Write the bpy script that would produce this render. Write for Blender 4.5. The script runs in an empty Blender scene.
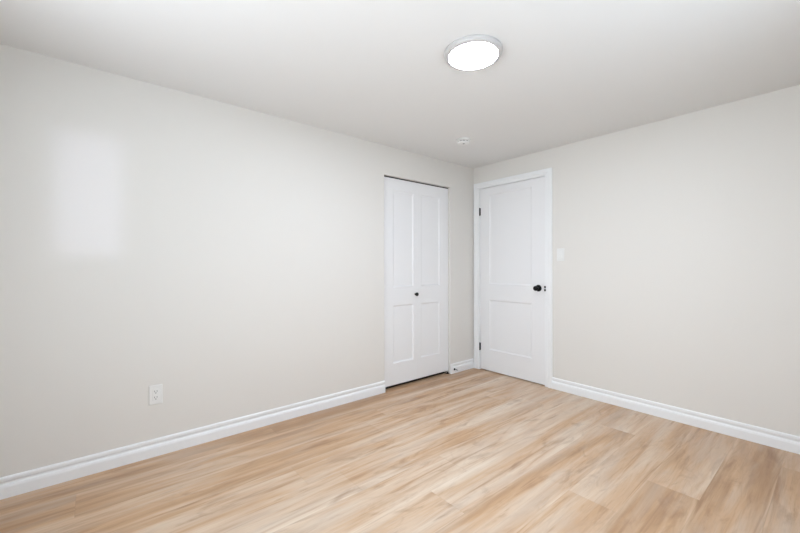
import bpy, bmesh, math, random
from mathutils import Vector, Matrix

scene = bpy.context.scene
C = scene.collection

def srgb(r, g, b):
    def f(c):
        c /= 255.0
        return c / 12.92 if c <= 0.04045 else ((c + 0.055) / 1.055) ** 2.4
    return (f(r), f(g), f(b), 1.0)

# ------------------------------------------------------------------ camera
YAW, PIT, ROL = 0.8751, -0.0014, -0.0013
F = Vector((-math.sin(YAW) * math.cos(PIT), math.cos(YAW) * math.cos(PIT), math.sin(PIT)))
R0 = Vector((math.cos(YAW), math.sin(YAW), 0))
U0 = R0.cross(F)
R = math.cos(ROL) * R0 + math.sin(ROL) * U0
U = -math.sin(ROL) * R0 + math.cos(ROL) * U0
cam_data = bpy.data.cameras.new('camera')
cam_data.sensor_width = 36.0
cam_data.lens = 368.25 / 800.0 * 36.0
cam_data.clip_start = 0.02
cam = bpy.data.objects.new('camera', cam_data)
m = Matrix((R, U, -F)).transposed().to_4x4()
m.translation = Vector((2.7073, -3.3634, 1.1667))
cam.matrix_world = m
C.objects.link(cam)
scene.camera = cam

# ------------------------------------------------------------------ world and light
scene.view_settings.view_transform = 'Standard'
scene.view_settings.look = 'None'
scene.view_settings.gamma = 1.0
scene.view_settings.use_curve_mapping = False
scene.view_settings.exposure = 0.03

world = bpy.data.worlds.new('world')
scene.world = world
world.use_nodes = True
wn = world.node_tree
wn.nodes.clear()
wo = wn.nodes.new('ShaderNodeOutputWorld')
wb = wn.nodes.new('ShaderNodeBackground')
wb.inputs['Color'].default_value = (0.80, 0.915, 1.0, 1)
wb.inputs['Strength'].default_value = 4.0
wn.links.new(wb.outputs[0], wo.inputs[0])

def area(name, loc, direction, sx, sy, power, color, spread=180):
    ld = bpy.data.lights.new(name, 'AREA')
    ld.shape = 'RECTANGLE'
    ld.size, ld.size_y = sx, sy
    ld.energy = power
    ld.color = color
    ld.spread = math.radians(spread)
    o = bpy.data.objects.new(name, ld)
    o.location = loc
    if direction[2] > 0.9:
        o.rotation_euler = (math.pi, 0, 0)
    else:
        o.rotation_euler = Vector(direction).to_track_quat('-Z', 'Y').to_euler()
    C.objects.link(o)
    return o

# daylight at the windows behind the camera, plus added fill lamps facing up
LIGHTS = {
    # name: (location, direction, size x, size y, spread, rgb watts)
    'daylight_back_window': ((1.80, -4.15, 1.41), (0, 1, 0), 1.8, 1.00, 105, (9.2, 9.6, 9.8)),
    'added_fill_side': ((4.55, -2.05, 0.10), (0, 0, 1), 2.4, 3.2, 180, (52.0, 63.0, 78.0)),  # added fill outside the side windows, lifts the ceiling
    'added_fill_back': ((1.80, -5.50, 0.10), (0, 0, 1), 3.2, 2.4, 180, (150.0, 157.0, 174.0)),  # added fill outside the back window, lifts the ceiling
    'daylight_narrow_window': ((3.19, -3.375, 1.565), (-1, 0, 0), 0.38, 0.79, 3, (0.112, 0.118, 0.160)),
}
LAMP = (100.0, 110.0, 129.0)
for name_, (loc_, dir_, sx_, sy_, spr_, rgb_) in LIGHTS.items():
    mx_ = max(max(rgb_), 1e-6)
    area(name_, loc_, dir_, sx_, sy_, mx_, [c / mx_ for c in rgb_], spr_)

# ------------------------------------------------------------------ dimensions
W, D, H = 3.0, 3.95, 2.2866          # room: x 0..W, y -D..0
TH = 0.14
CL0, CL1, CLH = -1.2928, -0.395, 2.014  # closet opening in the left wall
DX0, DX1, DH = 0.072, 0.886, 2.047      # rough opening of the door
BB = 0.106

# ------------------------------------------------------------------ materials
def mat(name, color, rough=0.5, spec=0.5, metallic=0.0):
    mt = bpy.data.materials.new(name)
    mt.use_nodes = True
    b = mt.node_tree.nodes['Principled BSDF']
    b.inputs['Base Color'].default_value = color
    b.inputs['Roughness'].default_value = rough
    b.inputs['Specular IOR Level'].default_value = spec
    b.inputs['Metallic'].default_value = metallic
    return mt

def add_bump(mt, scale, strength, dist=0.001, detail=3.0):
    nt = mt.node_tree
    b = nt.nodes['Principled BSDF']
    tc = nt.nodes.new('ShaderNodeTexCoord')
    nz = nt.nodes.new('ShaderNodeTexNoise')
    nz.inputs['Scale'].default_value = scale
    nz.inputs['Detail'].default_value = detail
    bp = nt.nodes.new('ShaderNodeBump')
    bp.inputs['Strength'].default_value = strength
    bp.inputs['Distance'].default_value = dist
    nt.links.new(tc.outputs['Object'], nz.inputs['Vector'])
    nt.links.new(nz.outputs['Fac'], bp.inputs['Height'])
    nt.links.new(bp.outputs['Normal'], b.inputs['Normal'])
    return mt

M_WALL = add_bump(mat('greige_wall_paint', srgb(227, 224, 219), 0.55, 0.35), 260, 0.10)
M_CEIL = add_bump(mat('white_ceiling_paint', srgb(232, 232, 231), 0.85, 0.2), 180, 0.12)
M_TRIM = mat('white_trim_paint', srgb(241, 242, 243), 0.35, 0.4)
M_DOOR = mat('white_door_paint', srgb(238, 238, 239), 0.38, 0.4)
M_BLACK = mat('matte_black_metal', srgb(4, 4, 4), 0.45, 0.25)
M_IRON = mat('dark_grey_metal', srgb(28, 28, 30), 0.45, 0.5, 0.6)
M_PLASTIC = mat('white_plastic', srgb(234, 234, 232), 0.35, 0.4)
M_GREYPL = mat('grey_plastic', srgb(150, 150, 150), 0.5, 0.4)
M_DARK = mat('dark_slot', srgb(40, 40, 42), 0.6, 0.3)
M_CLOSET = mat('closet_painted_shade', srgb(70, 66, 62), 0.85, 0.2)  # dark colour holds the shade inside the closed closet and hall
M_RIM = mat('satin_lamp_rim', srgb(196, 194, 193), 0.45, 0.4)
M_RUBBER = mat('white_rubber', srgb(235, 235, 235), 0.6, 0.3)

M_LAMP = bpy.data.materials.new('lit_diffuser')
M_LAMP.use_nodes = True
_b = M_LAMP.node_tree.nodes['Principled BSDF']
_b.inputs['Base Color'].default_value = (0.9, 0.9, 0.9, 1)
_b.inputs['Emission Color'].default_value = tuple(c / max(LAMP) for c in LAMP) + (1,)
_b.inputs['Emission Strength'].default_value = max(LAMP)

M_GLASS = bpy.data.materials.new('window_glass')
M_GLASS.use_nodes = True
_n = M_GLASS.node_tree
_n.nodes.clear()
_o = _n.nodes.new('ShaderNodeOutputMaterial')
_mx = _n.nodes.new('ShaderNodeMixShader')
_t = _n.nodes.new('ShaderNodeBsdfTransparent')
_g = _n.nodes.new('ShaderNodeBsdfGlossy')
_g.inputs['Roughness'].default_value = 0.02
_mx.inputs[0].default_value = 0.06
_n.links.new(_t.outputs[0], _mx.inputs[1])
_n.links.new(_g.outputs[0], _mx.inputs[2])
_n.links.new(_mx.outputs[0], _o.inputs[0])

def floor_material():
    mt = bpy.data.materials.new('light_oak_planks')
    mt.use_nodes = True
    nt = mt.node_tree
    b = nt.nodes['Principled BSDF']
    L = nt.links.new
    def node(t, **kw):
        n = nt.nodes.new(t)
        for k, v in kw.items():
            setattr(n, k, v)
        return n
    def math_(op, a, bb=None, c=None):
        n = node('ShaderNodeMath', operation=op)
        for i, v in enumerate((a, bb, c)):
            if v is None:
                continue
            if isinstance(v, (int, float)):
                n.inputs[i].default_value = v
            else:
                L(v, n.inputs[i])
        return n.outputs[0]
    tc = node('ShaderNodeTexCoord')
    sp = node('ShaderNodeSeparateXYZ')
    L(tc.outputs['Object'], sp.inputs[0])
    X, Y = sp.outputs['X'], sp.outputs['Y']
    PW, PL = 0.2287, 1.83
    u = math_('DIVIDE', math_('ADD', X, 0.030), PW)
    row = math_('FLOOR', u)
    # where the butt joint of each row of planks falls
    joints = {0: 0.55, 1: 1.60, 2: 1.80, 3: 0.65, 4: 2.29, 5: 1.73, 6: 2.02, 7: 0.50, 8: 1.466, 9: 1.05, 10: 1.75, 11: 0.3, 12: 1.1, 13: 0.6}
    ramp = node('ShaderNodeValToRGB')
    ramp.color_ramp.interpolation = 'CONSTANT'
    el = ramp.color_ramp.elements
    el.remove(el[1])
    el[0].position = 0.0
    # row tones, with the floor's pale lit centre and darker left painted in
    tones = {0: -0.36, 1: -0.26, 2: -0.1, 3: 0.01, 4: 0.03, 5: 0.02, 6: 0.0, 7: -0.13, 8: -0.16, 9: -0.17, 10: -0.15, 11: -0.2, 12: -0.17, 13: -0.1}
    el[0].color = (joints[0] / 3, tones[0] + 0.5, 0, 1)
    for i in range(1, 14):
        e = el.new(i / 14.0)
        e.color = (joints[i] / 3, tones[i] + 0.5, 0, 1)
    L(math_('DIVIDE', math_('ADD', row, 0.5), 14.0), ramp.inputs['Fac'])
    jn = node('ShaderNodeSeparateColor')
    L(ramp.outputs['Color'], jn.inputs[0])
    off = math_('MULTIPLY', jn.outputs[0], 3.0)
    v = math_('DIVIDE', math_('ADD', Y, off), PL)
    col = math_('FLOOR', v)
    # plank id
    cid = node('ShaderNodeCombineXYZ')
    L(row, cid.inputs[0]); L(col, cid.inputs[1])
    wn_ = node('ShaderNodeTexWhiteNoise', noise_dimensions='3D')
    L(cid.outputs[0], wn_.inputs['Vector'])
    wsp = node('ShaderNodeSeparateColor')
    L(wn_.outputs['Color'], wsp.inputs[0])
    rnd, rnd2, rnd3 = wsp.outputs[0], wsp.outputs[1], wsp.outputs[2]
    # plank coordinates with a random shift per plank
    def coords(sx, sy, seed):
        c = node('ShaderNodeCombineXYZ')
        L(math_('MULTIPLY', X, sx), c.inputs[0])
        L(math_('MULTIPLY', Y, sy), c.inputs[1])
        L(math_('MULTIPLY_ADD', rnd, 1.1, seed), c.inputs[2])
        return c.outputs[0]
    def noise(vec, scale, detail, rough=0.5, dist=0.0):
        n = node('ShaderNodeTexNoise')
        n.inputs['Scale'].default_value = scale
        n.inputs['Detail'].default_value = detail
        n.inputs['Roughness'].default_value = rough
        n.inputs['Distortion'].default_value = dist
        L(vec, n.inputs['Vector'])
        return n.outputs['Fac']
    blotch = noise(coords(7.0, 0.9, 0.0), 1.0, 2.0, 0.5, 0.4)      # broad pale / tan clouds
    streak = noise(coords(22.0, 1.3, 5.0), 1.0, 4.0, 0.6, 0.8)     # long grain streaks
    grey = noise(coords(10.0, 1.6, 31.0), 1.0, 3.0, 0.55, 0.6)     # greyish washes
    fine = noise(coords(150.0, 7.0, 9.0), 1.0, 3.0, 0.6, 0.3)      # pores
    knot = noise(coords(11.0, 2.6, 13.0), 1.0, 4.0, 0.6, 0.9)      # dark heart streaks
    ring = math_('SINE', math_('MULTIPLY', noise(coords(6.5, 1.2, 21.0), 1.0, 2.0, 0.5, 0.4), 70.0))   # cathedral rings
    def ramp2(fac, stops):
        r = node('ShaderNodeValToRGB')
        e = r.color_ramp.elements
        e[0].position, e[0].color = stops[0]
        e[1].position, e[1].color = stops[-1]
        for p, c in stops[1:-1]:
            q = e.new(p); q.color = c
        L(fac, r.inputs['Fac'])
        return r.outputs['Color']
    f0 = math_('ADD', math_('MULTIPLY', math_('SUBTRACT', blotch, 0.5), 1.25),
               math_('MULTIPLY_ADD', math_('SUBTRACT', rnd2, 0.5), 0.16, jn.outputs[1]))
    f0 = math_('ADD', f0, math_('MULTIPLY', math_('SUBTRACT', streak, 0.5), 0.7))
    base = ramp2(f0, [(0.10, srgb(176, 138, 102)), (0.34, srgb(200, 162, 125)), (0.54, srgb(211, 183, 155)),
                      (0.74, srgb(220, 200, 178)), (0.95, srgb(228, 213, 196))])
    def mix(fac, a, bcol, mode='MIX'):
        n = node('ShaderNodeMix', data_type='RGBA', blend_type=mode)
        if isinstance(fac, (int, float)):
            n.inputs[0].default_value = fac
        else:
            L(fac, n.inputs[0])
        for i, vv in ((6, a), (7, bcol)):
            if isinstance(vv, tuple):
                n.inputs[i].default_value = vv
            else:
                L(vv, n.inputs[i])
        return n.outputs[2]
    def mr(val, a, bb, c, d):
        n = node('ShaderNodeMapRange')
        n.inputs[1].default_value = a; n.inputs[2].default_value = bb
        n.inputs[3].default_value = c; n.inputs[4].default_value = d
        L(val, n.inputs[0])
        return n.outputs[0]
    c1 = mix(mr(knot, 0.56, 0.74, 0.0, 0.62), base, srgb(150, 112, 80))
    c2 = mix(mr(ring, 0.4, 1.0, 0.0, 0.07), c1, srgb(140, 102, 74))
    c3 = mix(mr(fine, 0.52, 0.75, 0.0, 0.26), c2, srgb(150, 114, 86))
    c3 = mix(mr(streak, 0.28, 0.43, 0.50, 0.0), c3, srgb(150, 112, 82))
    c3 = mix(mr(grey, 0.46, 0.70, 0.0, 0.42), c3, srgb(196, 178, 162))
    # joints
    fu = math_('FRACT', u)
    eu = math_('MINIMUM', fu, math_('SUBTRACT', 1.0, fu))
    eu = math_('MULTIPLY', eu, PW)
    fv = math_('FRACT', v)
    ev = math_('MULTIPLY', math_('MINIMUM', fv, math_('SUBTRACT', 1.0, fv)), PL)
    edge = math_('MINIMUM', eu, ev)
    pale = math_('MULTIPLY', mr(eu, 0.006, 0.034, 1.0, 0.0), mr(streak, 0.35, 0.60, 0.0, 0.32))
    c3 = mix(pale, c3, srgb(232, 215, 194))
    gap = mr(edge, 0.0006, 0.0016, 1.0, 0.0)
    c4 = mix(math_('MULTIPLY', gap, 0.16), c3, srgb(120, 90, 66))
    L(c4, b.inputs['Base Color'])
    L(mr(fine, 0.3, 0.7, 0.34, 0.44), b.inputs['Roughness'])
    b.inputs['Specular IOR Level'].default_value = 0.65
    bp = node('ShaderNodeBump')
    bp.inputs['Strength'].default_value = 0.12
    bp.inputs['Distance'].default_value = 0.0008
    L(math_('SUBTRACT', fine, math_('MULTIPLY', gap, 2.0)), bp.inputs['Height'])
    L(bp.outputs['Normal'], b.inputs['Normal'])
    return mt
M_FLOOR = floor_material()

# ------------------------------------------------------------------ mesh helpers
def obj(name, bm, material, parent=None, smooth=False, bevel=0.0):
    me = bpy.data.meshes.new(name)
    bmesh.ops.remove_doubles(bm, verts=bm.verts, dist=1e-6)
    bmesh.ops.recalc_face_normals(bm, faces=bm.faces)
    bm.to_mesh(me)
    bm.free()
    for mm in (material if isinstance(material, list) else [material]):
        me.materials.append(mm)
    o = bpy.data.objects.new(name, me)
    C.objects.link(o)
    if parent:
        o.parent = parent
        o.matrix_parent_inverse = Matrix.Translation(-parent.location)
    if smooth:
        for p in me.polygons:
            p.use_smooth = True
        try:
            me.set_sharp_from_angle(angle=math.radians(35))
        except Exception:
            pass
    if bevel:
        md = o.modifiers.new('bevel', 'BEVEL')
        md.width = bevel; md.segments = 2; md.limit_method = 'ANGLE'
    return o

def box(bm, x0, x1, y0, y1, z0, z1):
    r = bmesh.ops.create_cube(bm, size=1.0)
    for v in r['verts']:
        v.co = Vector(((x0 + x1) / 2 + v.co.x * (x1 - x0), (y0 + y1) / 2 + v.co.y * (y1 - y0), (z0 + z1) / 2 + v.co.z * (z1 - z0)))
    return r['verts']

def boxes(*bs):
    bm = bmesh.new()
    for b_ in bs:
        box(bm, *b_)
    return bm

def tag(o, label, cat=None, group=None, kind=None):
    if label: o['label'] = label
    if cat: o['category'] = cat
    if group: o['group'] = group
    if kind: o['kind'] = kind
    return o

def empty(name, loc):
    o = bpy.data.objects.new(name, None)
    o.location = loc
    o.empty_display_size = 0.1
    C.objects.link(o)
    return o

def lathe(bm, prof, origin, axis, seg=48, mat_index=0):
    """prof: list of (radius, height along axis); closed at ends when radius is 0"""
    ax = Vector(axis).normalized()
    a = ax.orthogonal().normalized()
    b_ = ax.cross(a)
    o = Vector(origin)
    rings = []
    for r, h in prof:
        if r < 1e-7:
            rings.append([bm.verts.new(o + ax * h)])
        else:
            rings.append([bm.verts.new(o + ax * h + r * (math.cos(2 * math.pi * i / seg) * a + math.sin(2 * math.pi * i / seg) * b_)) for i in range(seg)])
    for p, q in zip(rings, rings[1:]):
        for i in range(seg):
            j = (i + 1) % seg
            if len(p) == 1 and len(q) > 1:
                f = bm.faces.new((p[0], q[i], q[j]))
            elif len(q) == 1 and len(p) > 1:
                f = bm.faces.new((p[i], p[j], q[0]))
            elif len(p) > 1:
                f = bm.faces.new((p[i], p[j], q[j], q[i]))
            else:
                continue
            f.material_index = mat_index
    return bm

def extrude_profile(prof, p0, p1, out):
    """prof: closed list of (offset along out, z)"""
    bm = bmesh.new()
    out = Vector(out)
    A = [bm.verts.new(Vector(p0) + out * a + Vector((0, 0, z))) for a, z in prof]
    B = [bm.verts.new(Vector(p1) + out * a + Vector((0, 0, z))) for a, z in prof]
    n = len(prof)
    for i in range(n):
        j = (i + 1) % n
        bm.faces.new((A[i], A[j], B[j], B[i]))
    bm.faces.new(A); bm.faces.new(list(reversed(B)))
    return bm

def panel_slab(w, h, t, panels, bev=0.011, dep=0.007):
    """slab u 0..w, v 0..h; front at n=0 (outward +n), back at n=-t. Verts (u, n, v)."""
    us = sorted(set([0, w] + [p[0] for p in panels] + [p[1] for p in panels]))
    vs = sorted(set([0, h] + [p[2] for p in panels] + [p[3] for p in panels]))
    bm = bmesh.new()
    def V(u, n, v): return bm.verts.new((u, n, v))
    for i in range(len(us) - 1):
        for j in range(len(vs) - 1):
            u0, u1, v0, v1 = us[i], us[i + 1], vs[j], vs[j + 1]
            if any(abs(p[0] - u0) < 1e-6 and abs(p[1] - u1) < 1e-6 and abs(p[2] - v0) < 1e-6 and abs(p[3] - v1) < 1e-6 for p in panels):
                steps = [(0, 0), (0.0015, -0.0035), (bev * 0.75, -dep * 0.85), (bev, -dep)]
                rings = [[V(u0 + s, n, v0 + s), V(u1 - s, n, v0 + s), V(u1 - s, n, v1 - s), V(u0 + s, n, v1 - s)] for s, n in steps]
                for p, q in zip(rings, rings[1:]):
                    for k in range(4):
                        l = (k + 1) % 4
                        bm.faces.new((p[k], p[l], q[l], q[k]))
                bm.faces.new(rings[-1])
            else:
                bm.faces.new((V(u0, 0, v0), V(u1, 0, v0), V(u1, 0, v1), V(u0, 0, v1)))
    for i in range(len(us) - 1):
        for v in (0, h):
            bm.faces.new((V(us[i], 0, v), V(us[i + 1], 0, v), V(us[i + 1], -t, v), V(us[i], -t, v)))
    for j in range(len(vs) - 1):
        for u in (0, w):
            bm.faces.new((V(u, 0, vs[j]), V(u, 0, vs[j + 1]), V(u, -t, vs[j + 1]), V(u, -t, vs[j])))
    for i in range(len(us) - 1):
        for j in range(len(vs) - 1):
            bm.faces.new((V(us[i], -t, vs[j]), V(us[i + 1], -t, vs[j]), V(us[i + 1], -t, vs[j + 1]), V(us[i], -t, vs[j + 1])))
    bmesh.ops.remove_doubles(bm, verts=bm.verts, dist=1e-6)
    return bm

def xform(bm, mtx):
    bmesh.ops.transform(bm, matrix=mtx, verts=bm.verts)
    return bm

# ------------------------------------------------------------------ room shell
S = 'structure'
tag(obj('floor_closet', boxes((-TH - 0.75, -0.0605, -1.75, TH, -0.05, -0.002)), M_CLOSET), 'closet floor, coloured dark for the shade under the bifold door', kind=S)  # added dark piece, shade of the door gap put into its colour
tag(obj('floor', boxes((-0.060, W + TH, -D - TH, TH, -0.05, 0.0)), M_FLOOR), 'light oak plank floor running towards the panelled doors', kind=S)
tag(obj('ceiling', boxes((-TH - 0.75, W + TH, -D - TH, TH, H, H + 0.08)), M_CEIL), 'plain white painted ceiling with a round flush light', kind=S)

tag(obj('wall_left', boxes((-TH, 0, -D, CL0, 0, H), (-TH, 0, CL0, CL1, CLH, H), (-TH, 0, CL1, 0, 0, H)), M_WALL),
    'greige wall on the left that holds the closet opening', kind=S)
tag(obj('wall_right', boxes((-TH, DX0, 0, TH, 0, H), (DX0, DX1, 0, TH, DH, H), (DX1, W + TH, 0, TH, 0, H)), M_WALL),
    'greige wall on the right that holds the hinged door', kind=S)

WIN_E = [(-3.56, -3.19, 1.19, 1.95), (-2.70, -1.40, 0.95, 1.95)]
def wall_with_holes(lo, hi, holes, make):
    """make(a0, a1, z0, z1) -> box tuple; holes sorted along the wall"""
    bs = []
    a = lo
    for (h0, h1, z0, z1) in holes:
        bs.append(make(a, h0, 0, H)); bs.append(make(h0, h1, 0, z0)); bs.append(make(h0, h1, z1, H))
        a = h1
    bs.append(make(a, hi, 0, H))
    return bs
tag(obj('wall_east', boxes(*wall_with_holes(-D, 0, WIN_E, lambda a, b_, z0, z1: (W, W + TH, a, b_, z0, z1))), M_WALL),
    'greige wall with two windows, opposite the closet', kind=S)
WIN_S = [(0.90, 2.70, 0.90, 1.92)]
tag(obj('wall_south', boxes(*wall_with_holes(-TH, W + TH, WIN_S, lambda a, b_, z0, z1: (a, b_, -D - TH, -D, z0, z1))), M_WALL),
    'greige wall with a window, opposite the hinged door', kind=S)

def window(name, axis, a0, a1, z0, z1, label, mull=True):
    if axis == 'x':
        P = lambda a_, b_, n0, n1, c, d: (W + n0, W + n1, a_, b_, c, d)
        base = (W, (a0 + a1) / 2, z0)
    else:
        P = lambda a_, b_, n0, n1, c, d: (a_, b_, -D - n1, -D - n0, c, d)
        base = ((a0 + a1) / 2, -D, z0)
    e = empty(name, base)
    tag(e, label, kind=S)
    fw = 0.035
    n0, n1 = 0.05, 0.10
    bs = [P(a0, a0 + fw, n0, n1, z0, z1), P(a1 - fw, a1, n0, n1, z0, z1), P(a0 + fw, a1 - fw, n0, n1, z0, z0 + fw), P(a0 + fw, a1 - fw, n0, n1, z1 - fw, z1)]
    if mull:
        mid = (a0 + a1) / 2
        bs.append(P(mid - 0.02, mid + 0.02, n0, n1, z0 + fw, z1 - fw))
    obj('window_frame', boxes(*bs), M_TRIM, e)
    obj('pane', boxes(P(a0 + fw, a1 - fw, 0.073, 0.077, z0 + fw, z1 - fw)), M_GLASS, e)
    obj('window_sill', boxes(P(a0 - 0.03, a1 + 0.03, -0.03, -0.0005, z0 - 0.03, z0)), M_TRIM, e)
window('window_1', 'x', *WIN_E[0], 'narrow white framed window beside the camera', False)
window('window_2', 'x', *WIN_E[1], 'wide white framed window facing the closet')
window('window_3', 'y', *WIN_S[0], 'white framed window facing the hinged door')

# closet interior behind the bifold door
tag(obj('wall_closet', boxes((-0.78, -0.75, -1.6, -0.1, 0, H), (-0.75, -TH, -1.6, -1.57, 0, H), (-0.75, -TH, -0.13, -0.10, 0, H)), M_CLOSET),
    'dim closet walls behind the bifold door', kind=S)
# hallway side behind the hinged door
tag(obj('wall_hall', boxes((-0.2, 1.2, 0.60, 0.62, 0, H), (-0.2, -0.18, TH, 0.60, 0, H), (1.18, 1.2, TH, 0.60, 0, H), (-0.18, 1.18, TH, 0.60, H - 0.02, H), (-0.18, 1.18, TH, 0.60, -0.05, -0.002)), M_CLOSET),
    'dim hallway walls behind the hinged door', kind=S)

# baseboards
BP = [(0, 0), (0.0145, 0), (0.0145, 0.053), (0.0140, 0.0560), (0.0115, 0.0640), (0.0105, 0.0660), (0.0055, 0.0700), (0.0045, 0.0740), (0.0048, 0.0790),
      (0.0080, 0.0835), (0.0092, 0.0860), (0.0092, 0.0960), (0.0080, 0.1010), (0.0050, 0.1050), (0.0025, BB), (0.0, BB)]
bb = empty('baseboard_left', (0, -2.6, 0))
tag(bb, 'white stepped baseboard along the left wall', kind=S)
obj('baseboard_length', extrude_profile(BP, (0.0002, -D, 0), (0.0002, CL0, 0), (1, 0, 0)), M_TRIM, bb)
obj('baseboard_length', extrude_profile(BP, (0.0002, CL1, 0), (0.0002, -0.0175, 0), (1, 0, 0)), M_TRIM, bb)
tag(obj('baseboard_right', extrude_profile(BP, (0.9455, -0.0002, 0), (W, -0.0002, 0), (0, -1, 0)), M_TRIM),
    'white stepped baseboard along the right wall', kind=S)
tag(obj('baseboard_east', extrude_profile(BP, (W - 0.0002, -D + 0.015, 0), (W - 0.0002, -0.0145, 0), (-1, 0, 0)), M_TRIM),
    'white baseboard below the side windows', kind=S)
tag(obj('baseboard_south', extrude_profile(BP, (0.015, -D + 0.0002, 0), (W - 0.015, -D + 0.0002, 0), (0, 1, 0)), M_TRIM),
    'white baseboard below the back window', kind=S)

# ------------------------------------------------------------------ door casing (trim_1)
tr = empty('trim_1', (0.48, 0, 0))
tag(tr, 'white stepped door casing and jamb around the hinged door', kind=S)
IX0, IX1, IZ = 0.0850, 0.8720, 2.0385      # inner edge of the casing
CW = 0.073
CP = [(0.0, 0.0), (0.0, 0.0095), (0.003, 0.0115), (0.024, 0.0125), (0.028, 0.0100), (0.032, 0.0100), (0.036, 0.0145), (0.042, 0.0165), (0.068, 0.0165), (CW, 0.0140), (CW, 0.0)]
bm = bmesh.new()
rows = []
for (px, pz, sx, sz) in ((IX0, 0.0, -1, 0), (IX0, IZ, -1, 1), (IX1, IZ, 1, 1), (IX1, 0.0, 1, 0)):
    rows.append([bm.verts.new((px + sx * u_, -0.0002 - t_, pz + sz * u_ * 0.85)) for u_, t_ in CP])
for a, b_ in zip(rows, rows[1:]):
    for i in range(len(CP)):
        j = (i + 1) % len(CP)
        bm.faces.new((a[i], a[j], b_[j], b_[i]))
bm.faces.new(rows[0]); bm.faces.new(rows[-1])
obj('casing', bm, M_TRIM, tr)
obj('jamb', boxes((DX0, 0.0885, 0.0, TH, 0, DH), (0.8705, DX1, 0.0, TH, 0, DH), (0.0885, 0.8705, 0.0, TH, 2.0355, DH),
                  (0.0890, 0.100, 0.042, 0.055, 0, 2.035), (0.859, 0.8700, 0.042, 0.055, 0, 2.035), (0.100, 0.859, 0.042, 0.055, 2.023, 2.035)), M_TRIM, tr)
sp_ = obj('strike_plate', boxes((0.8695, 0.8850, -0.0185, 0.0, 0.950, 0.972), (0.8695, 0.8850, -0.0185, 0.0, 0.921, 0.943)), M_BLACK, tr, bevel=0.002)
sp_['label'] = 'matte black strike plate'

# ------------------------------------------------------------------ hinged door (door_1)
d1 = empty('door_1', (0.48, 0.0, 0))
tag(d1, 'white two-panel hinged door in the corner with a black knob', kind=S)
SW, SH, S0 = 0.8670 - 0.0920, 2.0225, 0.0920
bm = panel_slab(SW, SH, 0.035, [(0.213 - S0, 0.725 - S0, 0.232, 0.782), (0.213 - S0, 0.725 - S0, 0.960, 1.945)], bev=0.013, dep=0.010)
xform(bm, Matrix(((1, 0, 0, S0), (0, -1, 0, 0.004), (0, 0, 1, 0.009), (0, 0, 0, 1))))
obj('door_slab', bm, M_DOOR, d1)
for zc in (1.777, 0.258):
    bm = bmesh.new()
    lathe(bm, [(0, -0.045), (0.0035, -0.0445), (0.0055, -0.041), (0.0055, 0.041), (0.0035, 0.0445), (0, 0.045)], (0.0905, -0.0056, zc), (0, 0, 1), 16)
    box(bm, 0.0905, 0.0985, -0.0012, 0.0036, zc - 0.041, zc + 0.041)
    h_ = obj('hinge', bm, M_IRON, d1, smooth=True)
    h_['label'] = 'dark metal hinge'
kz = 0.947
bm = bmesh.new()
lathe(bm, [(0, 0), (0.0325, 0.0), (0.0330, 0.004), (0.0305, 0.0085), (0.018, 0.0105), (0.0125, 0.013), (0.0120, 0.030), (0.015, 0.036), (0.0200, 0.042),
           (0.0245, 0.049), (0.0250, 0.056), (0.0220, 0.065), (0.015, 0.070), (0.007, 0.072), (0, 0.0725)], (0.8010, 0.0038, kz), (0, -1, 0), 40)
k_ = obj('knob', bm, M_BLACK, d1, smooth=True)
k_['label'] = 'round matte black knob'

# ------------------------------------------------------------------ bifold closet door (door_2)
d2 = empty('door_2', (-0.045, (CL0 + CL1) / 2, 0))
tag(d2, 'white two-leaf bifold closet door in the left wall', kind=S)
FX = -0.028
LZ0, LH = 0.031, 1.971
def leaf(y0, y1, p0, p1):
    w = y1 - y0
    bm = panel_slab(w, LH, 0.034, [(p0 - y0, p1 - y0, 0.236 - LZ0, 0.788 - LZ0), (p0 - y0, p1 - y0, 0.964 - LZ0, 1.888 - LZ0)], bev=0.012, dep=0.009)
    xform(bm, Matrix(((0, 1, 0, FX), (1, 0, 0, y0), (0, 0, 1, LZ0), (0, 0, 0, 1))))
    return obj('door_leaf', bm, M_DOOR, d2)
l1 = leaf(CL0 + 0.003, -0.8530, -1.165, -0.905)
l2 = leaf(-0.8522, CL1 - 0.003, -0.800, -0.531)
bm = bmesh.new()
lathe(bm, [(0, 0), (0.011, 0), (0.011, 0.002), (0.006, 0.004), (0.006, 0.010), (0.012, 0.013), (0.0175, 0.018), (0.0192, 0.025), (0.0170, 0.031), (0.010, 0.035), (0, 0.036)], (FX - 0.0003, -0.8790, 0.884), (1, 0, 0), 28)
k2 = obj('knob', bm, M_BLACK, d2, smooth=True)
k2.parent = l1
k2.matrix_parent_inverse = Matrix.Identity(4)
k2['label'] = 'small round black knob'
t_ = obj('track', boxes((-0.062, -0.030, CL0 + 0.001, CL1 - 0.001, 2.0045, CLH - 0.0005)), M_DARK, d2)
t_['label'] = 'dark metal top track'
t_ = obj('floor_bracket', boxes((-0.045, -0.012, CL1 - 0.030, CL1 - 0.002, 0.0005, 0.004), (-0.026, -0.020, CL1 - 0.027, CL1 - 0.008, 0.004, 0.018)), M_BLACK, d2)
t_['label'] = 'black metal floor bracket'

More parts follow.
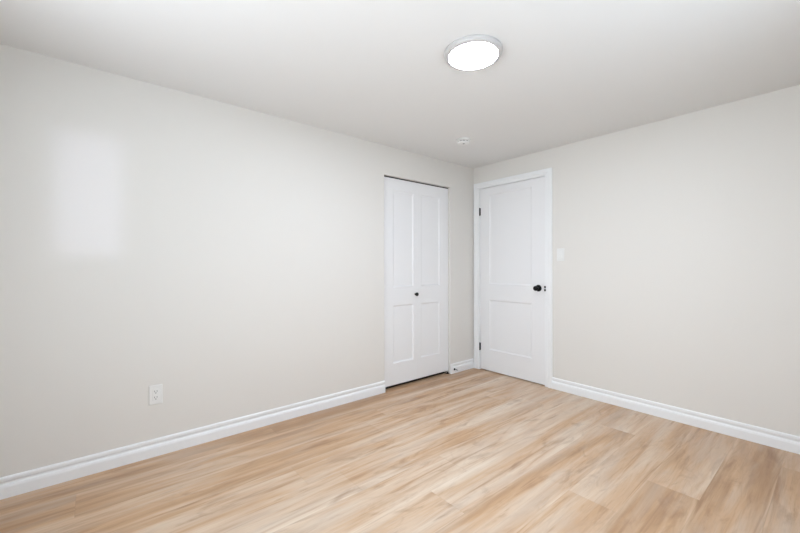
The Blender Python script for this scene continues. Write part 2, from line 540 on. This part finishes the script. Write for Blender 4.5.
# ------------------------------------------------------------------ things
# round flush ceiling light
LX, LY = 1.472, -1.831
cl = tag(empty('ceiling_light', (LX, LY, H)), 'round flush white ceiling light, switched on, with a thin satin rim', 'ceiling light')
bm = bmesh.new()
lathe(bm, [(0, -0.0004), (0.1475, -0.0004), (0.1495, -0.003), (0.1500, -0.012), (0.1480, -0.0185), (0.1430, -0.0225), (0.1380, -0.0248), (0.1270, -0.0250), (0.1255, -0.022), (0, -0.022)], (LX, LY, H), (0, 0, 1), 96)
o = obj('rim', bm, M_RIM, cl, smooth=True); o['label'] = 'satin light-grey rim'
bm = bmesh.new()
lathe(bm, [(0.1250, -0.0221), (0.1245, -0.0262), (0.121, -0.0275), (0.09, -0.0290), (0, -0.0295)], (LX, LY, H), (0, 0, 1), 96)
o = obj('diffuser', bm, M_LAMP, cl, smooth=True); o['label'] = 'glowing white diffuser'

# smoke detector
SX, SY = 0.553, -0.828
sd = tag(empty('smoke_detector', (SX, SY, H)), 'small round white smoke detector on the ceiling near the corner', 'smoke detector')
bm = bmesh.new()
lathe(bm, [(0, -0.0004), (0.064, -0.0004), (0.0655, -0.003), (0.0655, -0.010), (0.062, -0.013), (0.050, -0.014), (0.0, -0.014)], (SX, SY, H), (0, 0, 1), 56)
obj('base_plate', bm, M_PLASTIC, sd, smooth=True)
bm = bmesh.new()
lathe(bm, [(0.0, -0.0142), (0.0470, -0.0142), (0.0470, -0.021), (0.0, -0.021)], (SX, SY, H), (0, 0, 1), 56)
o = obj('vent_ring', bm, M_GREYPL, sd, smooth=True); o['label'] = 'grey slotted vent ring'
bm = bmesh.new()
lathe(bm, [(0.0, -0.0212), (0.052, -0.0212), (0.053, -0.024), (0.050, -0.031), (0.040, -0.036), (0.018, -0.038), (0, -0.038)], (SX, SY, H), (0, 0, 1), 56)
for k in range(10):
    a = k * math.tau / 10 + 0.2
    vs_ = box(bm, -0.004, 0.004, -0.004, 0.004, -0.0213, -0.014)
    for v in vs_:
        v.co = Vector((SX + 0.0485 * math.cos(a) + v.co.x, SY + 0.0485 * math.sin(a) + v.co.y, H + v.co.z))
obj('cover', bm, M_PLASTIC, sd, smooth=True)
bm = bmesh.new()
lathe(bm, [(0.0, -0.0365), (0.010, -0.0365), (0.010, -0.0392), (0.008, -0.0402), (0.0, -0.0402)], (SX + 0.012, SY - 0.01, H), (0, 0, 1), 24)
o = obj('test_button', bm, M_GREYPL, sd, smooth=True); o['label'] = 'grey test button'

# duplex outlet on the left wall
OY, OZ = -3.066, 0.377
ot = tag(empty('wall_outlet', (0, OY, OZ)), 'white duplex wall outlet low on the left wall above the baseboard', 'outlet')
bm = boxes((0.0003, 0.0062, OY - 0.0355, OY + 0.0355, OZ - 0.059, OZ + 0.059))
obj('cover_plate', bm, M_PLASTIC, ot, bevel=0.003)
bm = boxes((0.0055, 0.0078, OY - 0.0168, OY + 0.0168, OZ - 0.0335, OZ + 0.0335))
rc = obj('socket_face', bm, M_PLASTIC, ot, bevel=0.001)
sb_ = []
for s in (-1, 1):
    zc = OZ + s * 0.0185
    sb_ += [(0.0074, 0.0081, OY - 0.0075, OY - 0.0050, zc - 0.001, zc + 0.0080), (0.0074, 0.0081, OY + 0.0050, OY + 0.0075, zc, zc + 0.0075)]
bm = boxes(*sb_)
for s in (-1, 1):
    lathe(bm, [(0.0, 0.0), (0.0028, 0.0), (0.0028, 0.0006), (0, 0.0006)], (0.0075, OY, OZ + s * 0.0185 - 0.0075), (1, 0, 0), 16)
o = obj('slots', bm, M_DARK, ot)
o['label'] = 'dark plug slots'

# rocker switch on the right wall
QX, QZ = 1.026, 1.270
sw = tag(empty('light_switch', (QX, 0, QZ)), 'white rocker light switch on the right wall beside the hinged door', 'light switch')
obj('cover_plate', boxes((QX - 0.036, QX + 0.036, -0.0062, -0.0003, QZ - 0.059, QZ + 0.059)), M_PLASTIC, sw, bevel=0.003)
obj('bezel', boxes((QX - 0.0172, QX + 0.0172, -0.0072, -0.0058, QZ - 0.0340, QZ + 0.0340)), M_PLASTIC, sw, bevel=0.0006)
bm = bmesh.new()
vs_ = [(QX + sx * 0.0150, y_, QZ + z_) for sx in (-1, 1) for (y_, z_) in ((-0.0070, 0.031), (-0.0088, 0.031), (-0.0100, 0.0), (-0.0135, -0.031), (-0.0070, -0.031))]
vv = [bm.verts.new(v) for v in vs_]
for i in range(5):
    j = (i + 1) % 5
    bm.faces.new((vv[i], vv[j], vv[5 + j], vv[5 + i]))
bm.faces.new(vv[:5]); bm.faces.new(vv[5:])
obj('rocker', bm, M_PLASTIC, sw)

# door stop on the short baseboard
PY, PZ = -0.347, 0.044
ds = tag(empty('door_stop', (0.0137, PY, PZ)), 'small black door stop screwed to the short baseboard beside the closet', 'door stop')
bm = bmesh.new()
lathe(bm, [(0, 0.0002), (0.0125, 0.0002), (0.0125, 0.003), (0.009, 0.006), (0.0042, 0.008), (0.0042, 0.052), (0, 0.052)], (0.0137, PY, PZ), (1, 0, 0), 24)
obj('stem', bm, M_BLACK, ds, smooth=True)
bm = bmesh.new()
lathe(bm, [(0, 0.0522), (0.0085, 0.0522), (0.0095, 0.056), (0.0095, 0.064), (0.007, 0.068), (0, 0.0685)], (0.0137, PY, PZ), (1, 0, 0), 24)
o = obj('rubber_tip', bm, M_RUBBER, ds, smooth=True)
o['label'] = 'white rubber tip'
